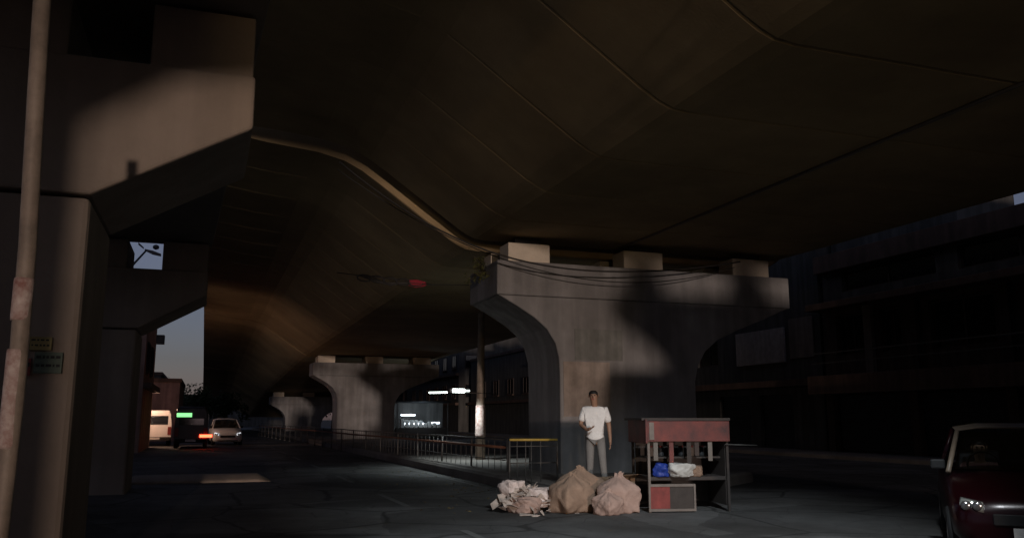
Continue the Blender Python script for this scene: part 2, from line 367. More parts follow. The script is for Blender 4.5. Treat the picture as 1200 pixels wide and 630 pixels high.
# ------------------------------------------------------------------ railing on the median edge
def fx(y): return 6.85 - .036*(y - 22.6)
e = empty('median_railing', (0, 0, 0), 0, 'long thin steel railing running along the median into the distance', 'railing')
pm = None; ys = []
y = 19.9
while y < 84: ys.append(y); y += 2.7
for y in ys:
    if pm is None:
        b = MB(); b.tube([(0, 0, -.05), (0, 0, 1.02)], .028, 8); b.box(-.06, .06, -.06, .06, 0, .03); pm = b.mesh('post', M['steel'])
    o = bpy.data.objects.new('post', pm); link(o, e); o.location = (fx(y), y, 0); o.rotation_euler = (rnd.uniform(-.02, .02), rnd.uniform(-.02, .02), 0)
bm_ = MB(); bm_.tube([(0, 0, .22), (0, 0, 1.0)], .008, 5); bm_ = bm_.mesh('baluster', M['steel'])
for ya in ys[:14]:
    for k in range(1, 6):
        o = bpy.data.objects.new('baluster', bm_); link(o, e); yb = ya + 2.7*k/6; o.location = (fx(yb), yb, 0)
for z, r, m in ((1.0, .022, 'steel'), (.82, .035, 'rust'), (.5, .012, 'steel'), (.22, .012, 'steel')):
    b = MB(); b.tube([(fx(y), y, z + rnd.uniform(-.015, .015)) for y in ys], r, 6); b.build('rail', M[m], e)
e = empty('barricade', (5.8, 16.5, 0), R(-2), 'short barricade with a yellow top rail beside the rubbish heap', 'barricade')
b = MB(); b.tube([(0, 0, 1.08), (1.02, 0, 1.075)], .025, 8); b.build('top_rail', M['yellow'], e)
for z in (.95, .62, .2): MB().tube([(0, 0, z), (1.02, 0, z)], .012, 6).build('rail', M['steel'], e)
for i, x in enumerate((0, .16, .34, .46, .66, 1.02)):
    MB().tube([(x, 0, 0), (x, 0, 1.06)], .02 if i in (0, 5) else .011, 6).build('post', M['steel'], e)

# ------------------------------------------------------------------ lamp pole with lit tubes
e = empty('lamp_post', (8.17, 26, .25), 0, 'grey lamp post with two lit white lamps on a side arm behind the railing', 'street lamp')
b = MB(); b.tube([(0, 0, 0), (0, 0, 2.2), (.01, 0, 4.6)], [.16, .13, .10], 14); b.build('shaft', M['polepaint'], e)
b = MB(); b.lathe([(.165, .7), (.168, .75), (.152, 1.62), (.148, 1.66)], 14); b.build('poster', M['poster'], e)
b = MB(); b.tube([(.5, -.1, 2.02), (-1.8, -.2, 2.08)], .015, 6); b.build('arm', M['steel'], e)
h = MB().box(-1.76, -1.14, -.27, -.19, 2.02, 2.075).build('tube_lamp', M['lampbody'], e)
MB().tube([(-1.74, -.275, 2.03), (-1.16, -.275, 2.045)], .022, 8).build('tube', M['led'], h)
h = MB().box(-1.08, -.44, -.30, -.17, 2.04, 2.16).build('flood_lamp', M['lampbody'], e)
MB().box(-1.0, -.62, -.315, -.302, 2.05, 2.15).build('lens', M['ledbig'], h)
MB().tube([(-.62, -.31, 2.10), (-.46, -.31, 2.10)], .02, 8).build('tube', M['led'], h)
ll = bpy.data.lights.new('flood_lamp_light', 'SPOT'); ll.energy = 220; ll.color = (.85, .97, 1); ll.shadow_soft_size = .12; ll.spot_size = R(150); ll.spot_blend = .6
lo_ = bpy.data.objects.new('flood_lamp_light', ll); link(lo_, e); lo_.location = (-.8, -.5, 2.05)

# lit stall beyond the far carriageway
e = empty('lit_stall', (13, 60, .0), 0, 'far roadside stall with bluish white lit goods seen past the railing', 'stall')
MB().box(-.3, 3.3, 1.0, 1.1, .1, 2.6).build('back_panel', M['wallg'], e)
MB().box(-.5, 3.5, -.6, 1.2, 2.62, 2.72).build('roof', M['shutter'], e)
MB().box(-.3, 3.3, -.2, .5, .3, .85).build('counter', M['stallwood'], e)
for x in (-.35, 3.3): MB().box(x, x + .06, -.3, -.24, 0, 2.62).build('post', M['steel'], e)
for (x, z, wd) in ((.05, 1.75, 1.0), (.1, 1.15, 1.6), (2.05, 1.2, .8)):
    MB().tube([(x, .2, z), (x + wd, .2, z)], .05, 8).build('tube_light', M['shoplight'], e)
ll = bpy.data.lights.new('stall_light', 'POINT'); ll.energy = 160; ll.color = (.75, .88, 1); ll.shadow_soft_size = .3
lo_ = bpy.data.objects.new('stall_light', ll); link(lo_, e); lo_.location = (1.4, -.6, 2.2); ll.energy = 60
for i in range(9):
    x = .0 + .33*i; h_ = rnd.uniform(.25, .6)
    MB().box(x, x + .26, .0, .3, .853, .853 + h_).build('goods', M['tarp'], e, .03)

# ------------------------------------------------------------------ right-hand buildings
def window(e, x, y0, y1, z0, z1, m='glass', sill=True):
    wv = MB(); 
    for a in ((y0, y0 + .07, z0, z1), (y1 - .07, y1, z0, z1), (y0 + .071, y1 - .071, z0, z0 + .07), (y0 + .071, y1 - .071, z1 - .07, z1), ((y0+y1)/2 - .03, (y0+y1)/2 + .03, z0 + .071, z1 - .071)):
        wv.box(x - .05, x + .06, *a)
    f = wv.build('window', M['frame'], e)
    for k, (a, c) in enumerate(((y0 + .072, (y0+y1)/2 - .031), ((y0+y1)/2 + .031, y1 - .072))):
        MB().box(x - .012, x + .01, a, c, z0 + .072, z1 - .072).build('pane', M[m], f)
    if sill: MB().box(x - .16, x + .0, y0 - .08, y1 + .08, z0 - .09, z0 - .01).build('sill', M['band'], f)
def shutter(e, x, y0, y1, z0, z1, m='shutter'):
    b = MB(); n = int((z1 - z0)/.09); pr = []
    for i in range(n*2 + 1): pr.append((x - (.02 if i % 2 else .0), z0 + (z1 - z0)*i/(n*2)))
    pr += [(x + .05, z1), (x + .05, z0)]
    b.prism(pr, y0, y1); return b.build('shutter', M[m], e)
e = empty('shop_house', (25, 12, 0), 0, 'dark three storey shop house with brown ledges at the right edge', 'building')
# local: facade x=0, y from 0 (Y=12) to 18.2 (Y=30.2)
def wallwith(e, x0, x1, y0, y1, z0, z1, holes, m):     # facade strip with window holes cut as pieces
    ys_ = sorted(set([y0, y1] + [h[0] for h in holes] + [h[1] for h in holes])); b = MB()
    for a, c in zip(ys_[:-1], ys_[1:]):
        hh = [h for h in holes if h[0] <= a + 1e-6 and h[1] >= c - 1e-6]
        if not hh: b.box(x0, x1, a, c, z0, z1)
        else:
            h = hh[0]
            if h[2] > z0: b.box(x0, x1, a, c, z0, h[2])
            if h[3] < z1: b.box(x0, x1, a, c, h[3], z1)
    return b.build('wall', M[m], e)
MB().box(.5, 10, .1, 18.1, 0, 8.1).build('core', M['wallg'], e)
holes1 = [(1.0, 4.0, 3.9, 5.7), (5.4, 8.4, 3.9, 5.7), (9.6, 12.4, 4.0, 5.8), (13.8, 14.9, 4.1, 5.8), (15.7, 17.4, 4.1, 5.8)]
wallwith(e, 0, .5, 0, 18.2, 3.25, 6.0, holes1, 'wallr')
for h in holes1: window(e, .25, h[0] + .01, h[1] - .01, h[2] + .01, h[3] - .01)
holes2 = [(1.0, 5.2, 6.75, 7.64), (6.2, 11, 6.75, 7.64), (12, 17, 6.75, 7.64)]
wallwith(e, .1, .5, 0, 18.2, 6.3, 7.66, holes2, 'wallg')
for h in holes2: window(e, .3, h[0] + .01, h[1] - .01, h[2] + .01, h[3] - .01, sill=False)
MB().box(-1.0, .0, 0, 18.2, 2.5, 3.25).build('fascia', M['band'], e, .02)
MB().box(-.9, .5, 0, 18.2, 6.002, 6.28).build('ledge', M['band'], e, .02)
MB().box(-.35, .5, 0, 18.2, 7.662, 8.4).build('parapet', M['band'], e, .02)
MB().box(.6, 3.5, 11.3, 18.1, 8.102, 10.3).build('roof_room', M['wallg'], e)
for y in (-.0, 4.6, 9.0, 13.2, 17.8): MB().box(-.06, .5, y, y + .4, 0, 2.5).build('pillar', M['wallr'], e)
for i, y in enumerate((.45, 5.05, 9.45, 13.65)): shutter(e, .2, y, y + 4.1 - (.05 if i == 3 else 0), 0.2, 2.45)
for y in (8.9, 12.9, 15.2): MB().box(-.16, -.002, y, y + .42, 3.26, 6.0).build('pilaster', M['cream' if y > 15 else 'wallr'], e)
MB().box(-.9, -.85, .2, 18, 4.15, 4.2).build('balcony_rail', M['steel'], e)
MB().box(-.9, -.85, .2, 18, 3.75, 3.79).build('balcony_rail', M['steel'], e)
e = empty('signed_building', (25, 30.4, 0), 0, 'dark grey building with pale wall panels beyond the shop house', 'building')
MB().box(.4, 9, 0, 17.6, 0, 9.6).build('core', M['wallg'], e)
wallwith(e, 0, .4, 0, 17.6, 0, 9.6, [(.4, 2.1, 4.15, 6.0), (8, 10, 4.2, 5.8), (12.5, 15, 4.2, 5.8), (.6, 4.6, .2, 2.6), (5.4, 9.6, .2, 2.6), (10.4, 15, .2, 2.6)], 'wallg')
MB().box(-.05, .2, .42, 2.08, 4.17, 5.98).build('panel', M['cream'], e)
MB().box(-.12, -.0, 2.4, 6.2, 4.05, 5.65).build('sign_panel', M['whitesign'], e, .02)
for h in ((8.01, 9.99, 4.21, 5.79), (12.51, 14.99, 4.21, 5.79)): window(e, .2, *h)
for h in ((.61, 4.59), (5.41, 9.59), (10.41, 14.99)): shutter(e, .2, h[0], h[1], .2, 2.6)
MB().box(-.8, -.002, 0, 17.6, 2.9, 3.2).build('ledge', M['band'], e, .02)
MB().box(-.3, .4, 0, 17.6, 9.602, 9.9).build('cornice', M['band'], e, .02)
def plain_building(x, y, wx, ly, h, m, label, face=-1, cat='building', rows=2):
    e = empty('roadside_building', (x, y, 0), 0, label, cat, 'far roadside buildings')
    if wx > 0: xs = (.35, wx)
    else: xs = (wx, -.35)
    MB().box(xs[0], xs[1], 0, ly, 0, h).build('wall', M[m], e)
    sgn = 1 if wx > 0 else -1
    for r in range(rows):
        z = 3.6 + r*3.0
        if z + 1.5 > h: break
        k = max(1, int(ly/4))
        for i in range(k):
            yy = 1 + i*(ly - 2)/k; window(e, .33*sgn if sgn > 0 else -.33, yy, yy + 1.5, z, z + 1.4)
        MB().box(*sorted((.0 if sgn > 0 else -0.0, .349*sgn)), 0, ly, z - .75, z - .5).build('ledge', M['band'], e)
    kx = abs(wx)
    for r in range(rows):
        z = 3.6 + r*3.0
        if z + 1.5 > h: break
        for i in range(max(1, int(kx/3.2))):
            xx = sgn*(1.0 + i*2.6); f = MB().box(min(xx, xx + 1.3*sgn), max(xx, xx + 1.3*sgn), -.06, -.001, z, z + 1.4).build('window', M['frame'], e)
            MB().box(min(xx, xx + 1.3*sgn) + .08, max(xx, xx + 1.3*sgn) - .08, -.075, -.061, z + .08, z + 1.32).build('pane', M['glass'], f)
    MB().box(min(xs) - .1, max(xs) + .1, -.1, ly + .1, h + .002, h + .25).build('cornice', M['band'], e)
    return e
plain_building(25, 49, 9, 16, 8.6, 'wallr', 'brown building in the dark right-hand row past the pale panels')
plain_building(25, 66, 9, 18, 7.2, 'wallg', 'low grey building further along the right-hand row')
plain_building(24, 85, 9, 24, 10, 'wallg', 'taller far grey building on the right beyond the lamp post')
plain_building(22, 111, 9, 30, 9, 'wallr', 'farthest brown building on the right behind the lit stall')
plain_building(22.3, -26, 11, 37, 9.5, 'wallg', 'unseen grey building beside the viewer, set forward to shade the right-hand row')  # unseen, moved forward so that it shades the right-hand facades
# left side beyond the ramp
eo = plain_building(-2.35, 42, -8, 8, 6.6, 'orange', 'orange plaster building seen past the second ramp pier')
ac = MB().box(.36 - .36, .35, 1.0, 1.7, 4.95, 5.35).build('air_conditioner', M['steel'], eo)
plain_building(-1.35, 62, -9, 12, 3.9, 'brick', 'low dark red building under the pale strip of sky')
plain_building(-3.4, 80, -9, 20, 5.2, 'wallg', 'grey low building far down the left side of the road')
plain_building(-8, 26, -8, 14, 9, 'wallr', 'brown building hidden mostly by the left ramp piers')

# ------------------------------------------------------------------ trees and weeds
def tree(x, y, h, r, label, seed):
    q = random.Random(seed); e = empty('tree', (x, y, 0), 0, label, 'tree', 'far trees at the end of the road')
    b = MB(); b.tube([(0, 0, -.1), (.1, 0, h*.3), (.0, .1, h*.55), (.1, 0, h*.8)], [.22, .17, .12, .05], 8)
    for k in range(6):
        a = q.uniform(0, 6.28); z = h*q.uniform(.35, .6); b.tube([(0, 0, z), (r*.4*math.cos(a), r*.4*math.sin(a), z + .15*h), (r*.75*math.cos(a), r*.75*math.sin(a), z + .28*h)], [.1, .06, .02], 6)
    b.build('trunk', M['bark'], e)
    b = MB(); cl = [(Vector((q.gauss(0, .45)*r, q.gauss(0, .45)*r, h*.68 + q.gauss(0, .16)*h)), q.uniform(.25, .5)*r) for _ in range(26)]
    for i in range(2600):
        c, cr_ = q.choice(cl); d = Vector((q.gauss(0, 1), q.gauss(0, 1), q.gauss(0, 1))).normalized()*cr_*q.uniform(.5, 1.05); p = c + d
        s_ = q.uniform(.1, .22); u = Vector((q.gauss(0, 1), q.gauss(0, 1), q.gauss(0, .6))).normalized(); v = u.cross(Vector((q.gauss(0, 1), q.gauss(0, 1), q.gauss(0, 1)))).normalized()
        b.add([p - u*s_, p + v*s_*.5, p + u*s_, p - v*s_*.5], [(0, 1, 2, 3)])
    b.build('crown', M['leaf'], e)
tree(-.6, 100, 4.6, 2.4, 'dark low tree at the far left end of the road', 3)
tree(2.2, 106, 4.2, 2.2, 'rounded dark tree under the farthest flyover span', 4)
tree(-4.5, 112, 5.6, 2.8, 'taller far tree behind the low red building', 5)
tree(16.5, 120, 7, 3.5, 'far tree between the piers beyond the lit stall', 6)
e = empty('wall_weed', (6.17, 19.3, 4.9), 0, 'straggly weed rooted in the side of the middle pier cap', 'plant')
b = MB(); bs = MB()
for k in range(15):
    a = rnd.uniform(2.2, 4.6); l = rnd.uniform(.25, .8); tip = Vector((math.cos(a)*l*.8, math.sin(a)*l*.5 - .2, rnd.uniform(-.2, .45)))
    bs.tube([(0, 0, 0), tip*.5 + Vector((0, 0, .08)), tip], [.012, .008, .003], 5)
    for j in range(12):
        p = tip*rnd.uniform(.35, 1.05) + Vector((rnd.gauss(0, .05), rnd.gauss(0, .05), rnd.gauss(0, .05))); s_ = rnd.uniform(.03, .07)
        u = Vector((rnd.gauss(0, 1), rnd.gauss(0, 1), rnd.gauss(0, 1))).normalized(); v = u.orthogonal().normalized()
        b.add([p - u*s_, p + v*s_*.45, p + u*s_, p - v*s_*.45], [(0, 1, 2, 3)])
bs.build('stem', M['bark'], e); b.build('leaves', M['weed'], e)

# ------------------------------------------------------------------ cables
b = MB(); P = []
A, Cc = Vector((2.4, 17.8, 6.9)), Vector((12.2, 17.6, 5.3))
for i in range(31):
    t = i/30; p = A.lerp(Cc, t); p.z -= 1.45*4*t*(1 - t)*(.82 + .18*math.cos(t*3)); P.append(p)
b.tube(P, .02, 6); tag(b.build('hanging_cable', M['cable']), 'single dark cable drooping across the top of the middle pier', 'cable')
b = MB(); P = [A.lerp(Cc, i/30) + Vector((0, .25, -.1 - 1.2*4*(i/30)*(1 - i/30))) for i in range(31)]
b.tube(P, .012, 6); tag(b.build('hanging_cable', M['cable']), 'thinner cable sagging just behind the one across the middle pier', 'cable')
e = empty('cable_bundle', (3.6, 22, 5.13), 0, 'tangled coil of dark cables with a red scrap hanging left of the middle pier', 'cable bundle')
b = MB(); b.tube([(-.6, 0, .08), (.6, 0, .0), (1.9, .0, -.1), (2.6, -1.2, -.25)], .012, 6)
for k in range(5):
    cx_ = .12 + k*.34; b.tube([(cx_ + .2*math.cos(a*.6), .03*math.sin(a*.9), -.02 - k*.015 + .085*math.sin(a*.6)) for a in range(12)], .022, 6)
for k in range(4): b.tube([(.0 + .1*k, 0, .03), (.5 + .1*k, .03, -.12 - .02*k), (1.3, 0, -.08), (2.0, 0, -.1)], .016, 6)
b.build('cables', M['cable'], e)
b = MB(); b.loft([[(1.3, -.05, -.02), (1.34, .0, -.1), (1.3, .04, -.16)], [(1.5, -.06, -.0), (1.55, .02, -.12), (1.5, .05, -.2)], [(1.75, -.04, -.05), (1.78, .02, -.12), (1.75, .05, -.15)]]); b.build('red_scrap', M['redcloth'], e)

# street lamp seen against the sky behind the second ramp pier
e = empty('street_lamp', (-3.2, 35, 0), 0, 'thin street lamp outlined against the sky between the ramp blocks', 'street lamp')
b = MB(); b.tube([(0, 0, 0), (.0, 0, 5), (.05, 0, 6.6), (.2, 0, 7.15), (.72, 0, 7.86)], [.09, .07, .05, .045, .035], 8); b.build('pole', M['lampbody'], e)
h = MB(); h.loft([[(.66, -.05, 7.84), (.66, .05, 7.84), (.66, .05, 7.9), (.66, -.05, 7.9)], [(.95, -.12, 7.72), (.95, .12, 7.72), (.95, .12, 7.84), (.95, -.12, 7.84)], [(1.25, -.08, 7.66), (1.25, .08, 7.66), (1.25, .08, 7.74), (1.25, -.08, 7.74)]]); h.build('lamp_head', M['lampbody'], e)
h = MB(); h.loft([[(.62, -.04, 7.9), (.62, .04, 7.9), (.62, .04, 7.96), (.62, -.04, 7.96)], [(.42, -.08, 8.06), (.42, .08, 8.06), (.42, .08, 8.14), (.42, -.08, 8.14)]]); h.build('lamp_bracket', M['lampbody'], e)
b = MB(); b.lathe([(.02, -.1), (.1, -.06), (.12, 0), (.1, .06), (.02, .1)], 12, T(1.05, 0, 8.0)); b.build('sensor_dome', M['lampbody'], e)

# ------------------------------------------------------------------ people
def skin_obj(name, verts, edges, radii, m, parent, root=0, sub=2):
    me = bpy.data.meshes.new(name); me.from_pydata(verts, edges, []); me.materials.append(m)
    o = bpy.data.objects.new(name, me); link(o, parent)
    md = o.modifiers.new('skin', 'SKIN'); md.use_smooth_shade = True
    sv = me.skin_vertices[0].data
    for i, r in enumerate(radii): sv[i].radius = r if isinstance(r, tuple) else (r, r); sv[i].use_root = (i == root)
    s_ = o.modifiers.new('sub', 'SUBSURF'); s_.levels = sub; s_.render_levels = sub
    return o
def hand(parts, wrist, d, side):
    # chains for five fingers from the palm; d direction of the hand (unit), side = thumb side vector
    d = Vector(d).normalized(); sd = Vector(side).normalized(); nrm = d.cross(sd)
    return d, sd, nrm
def person(name, loc, rz, label, H, top, pants, pose):
    e = empty(name, loc, rz, label, 'person'); k = H/1.75
    def P(x, y, z): return (x*k, y*k, z*k)
    # front is -Y; joints
    J = dict(pel=(0, 0, .95), sp=(0, .01, 1.12), ch=(0, .02, 1.32), nk=(0, .02, 1.47), hb=(0, -.005, 1.56), hd=(0, -.01, 1.66), ht=(0, .0, 1.72))
    J.update(pose)
    names = list(J); idx = {n_: i for i, n_ in enumerate(names)}; V = [P(*J[n_]) for n_ in names]
    rad = dict(pel=(.15, .11), sp=(.135, .095), ch=(.165, .105), nk=(.055, .055), hb=(.068, .075), hd=(.083, .098), ht=(.06, .07), shl=.062, shr=.062, ell=.043, elr=.043, wrl=.03, wrr=.03, pml=(.04, .022), pmr=(.04, .022),
               hpl=.088, hpr=.088, knl=.06, knr=.06, anl=.04, anr=.04, tol=(.04, .028), tor=(.04, .028))
    E_ = [('pel', 'sp'), ('sp', 'ch'), ('ch', 'nk'), ('nk', 'hb'), ('hb', 'hd'), ('hd', 'ht'), ('ch', 'shl'), ('ch', 'shr'), ('shl', 'ell'), ('shr', 'elr'), ('ell', 'wrl'), ('elr', 'wrr'), ('wrl', 'pml'), ('wrr', 'pmr'),
          ('pel', 'hpl'), ('pel', 'hpr'), ('hpl', 'knl'), ('hpr', 'knr'), ('knl', 'anl'), ('knr', 'anr'), ('anl', 'tol'), ('anr', 'tor')]
    radii = [rad[n_] if isinstance(rad[n_], tuple) else (rad[n_],)*2 for n_ in names]; radii = [(a*k, c*k) for a, c in radii]
    edges = [(idx[a], idx[c]) for a, c in E_]
    # fingers
    for s_, pm_, wr in (('l', 'pml', 'wrl'), ('r', 'pmr', 'wrr')):
        d = (Vector(J[pm_]) - Vector(J[wr])).normalized(); sd = Vector((0, -1, 0)); sd = (sd - d*sd.dot(d)).normalized(); nr = d.cross(sd)
        for f_, (o_, ln) in enumerate(((.03, .07), (.011, .08), (-.009, .075), (-.028, .06))):
            b0 = Vector(J[pm_]) + sd*o_ + d*.02; b1 = b0 + d*ln*.55; b2 = b1 + d*ln*.4 + nr*.018*(1 if s_ == 'l' else -1)
            i0 = len(V); V += [P(*b0), P(*b1), P(*b2)]; radii += [(.0095*k,)*2, (.0088*k,)*2, (.007*k,)*2]; edges += [(idx[pm_], i0), (i0, i0 + 1), (i0 + 1, i0 + 2)]
        w0 = Vector(J[wr]).lerp(Vector(J[pm_]), .55) + sd*.03; w1 = w0 + sd*.03 + d*.035; w2 = w1 + d*.03
        i0 = len(V); V += [P(*w0), P(*w1), P(*w2)]; radii += [(.012*k,)*2, (.0105*k,)*2, (.008*k,)*2]; edges += [(idx[pm_], i0), (i0, i0 + 1), (i0 + 1, i0 + 2)]
    body = skin_obj('body', V, edges, radii, M['skin'], e)
    hd = Vector(P(*J['hd']))
    # face details
    b = MB(); fy = hd.y - .098*k
    b.loft([[(hd.x - .006*k, fy + .012*k, hd.z + .02*k), (hd.x + .006*k, fy + .012*k, hd.z + .02*k), (hd.x, fy + .004*k, hd.z + .02*k)],
            [(hd.x - .018*k, fy + .012*k, hd.z - .03*k), (hd.x + .018*k, fy + .012*k, hd.z - .03*k), (hd.x, fy - .016*k, hd.z - .026*k)]]); b.build('nose', M['skin'], e)
    for sx in (-1, 1):
        b = MB(); b.lathe([(.002, -.01), (.011, -.004), (.011, .004), (.002, .01)], 8, Matrix.Translation((hd.x + sx*.032*k, fy + .016*k, hd.z + .012*k))); b.build('eye', M['hair'], e)
        b = MB(); b.loft([[(hd.x + sx*.08*k, hd.y - .005, hd.z - .03*k), (hd.x + sx*.08*k, hd.y + .02, hd.z - .03*k), (hd.x + sx*.09*k, hd.y + .01, hd.z - .03*k)], [(hd.x + sx*.082*k, hd.y - .01, hd.z + .025*k), (hd.x + sx*.082*k, hd.y + .025, hd.z + .025*k), (hd.x + sx*.1*k, hd.y + .02, hd.z + .02*k)]], True, True); b.build('ear', M['skin'], e)
    b = MB(); b.box(hd.x - .024*k, hd.x + .024*k, fy + .006*k, fy + .014*k, hd.z - .056*k, hd.z - .049*k); b.build('mouth', M['redcloth'], e)
    b = MB()   # hair cap
    rings = []
    for i in range(7):
        a = i/6*math.pi*.5; rr = math.cos(a); rings.append([(hd.x + .089*k*max(rr, .05)*math.cos(t*math.pi/8), hd.y + .022*k + .098*k*max(rr, .05)*math.sin(t*math.pi/8)*(1.0), hd.z + .015*k + (.025*k if math.sin(t*math.pi/8) < -.3 else -.03*k)*(1 - i/6) + .085*k*math.sin(a)) for t in range(16)])
    b.loft(rings, True, True); b.build('hair', M['hair'], e)
    # shirt
    sn = ['pel', 'sp', 'ch', 'shl', 'shr', 'ell', 'elr']
    def mid(a, c, t): return tuple(Vector(J[a]).lerp(Vector(J[c]), t))
    SV = [P(*J['pel'])] + [P(*J['sp']), P(*J['ch']), P(*mid('ch', 'nk', .85)), P(*J['shl']), P(*J['shr']), P(*mid('shl', 'ell', .85)), P(*mid('shr', 'elr', .85))]
    lo = Vector(J['pel']) + Vector((0, 0, -.12)); SV.append(P(*lo)); SV.append(P(*mid('ch', 'nk', .45)))
    SE = [(8, 0), (0, 1), (1, 2), (2, 9), (9, 3), (2, 4), (2, 5), (4, 6), (5, 7)]
    SR = [(.175, .135), (.165, .125), (.185, .13), (.075, .075), (.082, .082), (.082, .082), (.072, .072), (.072, .072), (.175, .14), (.165, .125)]
    skin_obj('shirt', SV, SE, [(a*k, c*k) for a, c in SR], M[top], e, 1)
    TV = [P(*(Vector(J['pel']) + Vector((0, 0, .03)))), P(*J['hpl']), P(*J['hpr']), P(*J['knl']), P(*J['knr']), P(*J['anl']), P(*J['anr'])]
    skin_obj('trousers', TV, [(0, 1), (0, 2), (1, 3), (2, 4), (3, 5), (4, 6)], [(a*k, a*.9*k) for a in (.14, .105, .105, .08, .08, .06, .06)], M[pants], e)
    for n_, a_ in (('tol', 'anl'), ('tor', 'anr')):
        t_, n2 = Vector(J[n_]), Vector(J[a_]); b = MB()
        b.tube([P(*(n2 + Vector((0, .05, -.035)))), P(*(n2.lerp(t_, .5) + Vector((0, 0, -.012)))), P(*(t_ + Vector((0, -.02, -.0))))], [.045*k, .047*k, .035*k], 10); b.build('shoe', M['black'], e)
    return e
stand = dict(shl=(.19, .02, 1.41), shr=(-.19, .02, 1.41), ell=(.25, .05, 1.13), elr=(-.26, -.02, 1.15), wrl=(.27, -.04, .88), wrr=(-.13, -.24, 1.06), pml=(.27, -.06, .80), pmr=(-.06, -.29, 1.09),
             hpl=(.095, 0, .88), hpr=(-.095, 0, .88), knl=(.13, -.06, .49), knr=(-.1, -.01, .49), anl=(.17, -.05, .085), anr=(-.11, .05, .085), tol=(.2, -.19, .035), tor=(-.14, -.1, .035), hb=(-.01, -.015, 1.56), hd=(-.02, -.025, 1.66), ht=(-.02, -.015, 1.72))
person('person', (6.62, 14.2, .25), R(-28), 'person in a white shirt standing before the middle pier behind brown sacks', 1.74, 'shirt', 'trouser', stand)

# ------------------------------------------------------------------ sacks, cartons, rubbish
def blob(name, loc, rz, size, m, label, seed, group, cat='sack', amp=.16):
    q = random.Random(seed); bm = bmesh.new(); bmesh.ops.create_icosphere(bm, subdivisions=5, radius=1)
    ph = [(Vector((q.gauss(0, 1), q.gauss(0, 1), q.gauss(0, 1)))*q.uniform(1.5, 5), q.uniform(0, 6.28), q.uniform(.3, 1)) for _ in range(9)]
    for v in bm.verts:
        c = v.co.copy(); n_ = max(abs(c.x), abs(c.y), abs(c.z)); c = c.lerp(c/n_*.9, .55)
        w_ = sum(a_*math.sin(c.dot(k_) + p_) for k_, p_, a_ in ph)/4.5
        c *= 1 + amp*w_ + .018*math.sin(c.x*11 + 3*math.sin(c.z*5 + seed) + 2*math.sin(c.y*7)) + .010*math.sin(c.z*9 + 5*c.x + 3*math.sin(c.x*8 + c.y*5) + 2*seed); z = c.z*size[2]; z = max(z, -size[2]*.82)
        if cat == 'sack':
            h_ = c.z; f = 1.0 if h_ < .35 else max(.22, 1 - (h_ - .35)*1.9)
            if h_ > .88: f = .22 + (h_ - .88)*2.2
            a_ = math.atan2(c.y, c.x); f *= 1 + (.12*math.sin(7*a_ + seed) if h_ > .45 else .03*math.sin(5*a_ + seed*2 + 3*h_))
            c.x = c.x*f + .18*max(0, h_ - .4)*math.sin(seed*1.7); c.y = c.y*f; z *= 1.0 if h_ < .4 else 1.15
        v.co = Vector((c.x*size[0], c.y*size[1], z + size[2]*.82))
    me = bpy.data.meshes.new(name); bm.to_mesh(me); bm.free(); me.materials.append(m)
    for p in me.polygons: p.use_smooth = True
    o = bpy.data.objects.new(name, me); link(o); o.location = loc; o.rotation_euler = (0, 0, rz)
    return tag(o, label, cat, group)
G = 'sacks heaped before the middle pier'
blob('sack', (5.72, 13.25, 0), .3, (.36, .32, .34), M['sack'], 'brown jute sack at the left end of the heap on the road', 1, G)
blob('sack', (6.47, 13.0, 0), -.2, (.36, .33, .33), M['sackpink'], 'pinkish woven sack at the right end of the heap on the road', 2, G)
blob('sack', (6.08, 13.62, 0), .1, (.42, .30, .38), M['sack'], 'large brown sack at the back of the heap', 3, G)
blob('sack', (6.15, 12.75, 0), .5, (.26, .22, .20), M['sackpink'], 'small pale sack slumped in front of the heap', 4, G)
e = empty('carton', (6.75, 13.75, 0), R(14), 'brown cardboard carton standing behind the pinkish sack', 'carton')
MB().box(-.3, .3, -.22, .22, 0, .5).build('box', M['carton'], e, .008)
MB().add([(-.3, -.22, .502), (.3, -.22, .502), (.32, -.42, .56), (-.32, -.42, .56), (-.3, -.22, .506), (.3, -.22, .506), (.32, -.42, .565), (-.32, -.42, .565)], [(0, 1, 2, 3), (4, 5, 6, 7), (0, 1, 5, 4), (2, 3, 7, 6), (0, 3, 7, 4), (1, 2, 6, 5)]).build('flap', M['carton'], e)
G = 'bags in the rubbish heap'
blob('plastic_bag', (4.86, 13.75, .22), .4, (.2, .17, .15), M['plastic'], 'white plastic bag on top of the rubbish heap', 11, G, 'bag', .3)
blob('plastic_bag', (5.28, 13.55, .08), 1.1, (.25, .2, .18), M['plastic'], 'crumpled pale bag at the right of the rubbish heap', 12, G, 'bag', .32)
blob('plastic_bag', (4.95, 13.4, 0), 2.0, (.26, .2, .14), M['sackpink'], 'pinkish bag low at the front of the rubbish heap', 13, G, 'bag', .32)
b = MB(); q = random.Random(5)
for i in range(170):
    a = q.uniform(0, 6.28); r = abs(q.gauss(0, .28)); p = Vector((5.1 + r*1.5*math.cos(a), 13.6 + r*math.sin(a), max(.02, .34*(1 - r/.55) + q.uniform(-.02, .06)))); s_ = q.uniform(.05, .14)
    u = Vector((q.gauss(0, 1), q.gauss(0, 1), q.gauss(0, .5))).normalized(); v = u.cross(Vector((q.gauss(0, .5), q.gauss(0, .5), 1))).normalized(); n_ = u.cross(v)
    t_ = n_*.006; ps = [p - u*s_ - v*s_*.6, p + u*s_ - v*s_*.5 + n_*s_*.3, p + u*s_ + v*s_*.6 - n_*s_*.1, p - u*s_ + v*s_*.6 + n_*s_*.35]
    b.add([x for x in ps] + [x + t_ for x in ps], [(0, 1, 2, 3), (4, 5, 6, 7), (0, 1, 5, 4), (1, 2, 6, 5), (2, 3, 7, 6), (3, 0, 4, 7)])
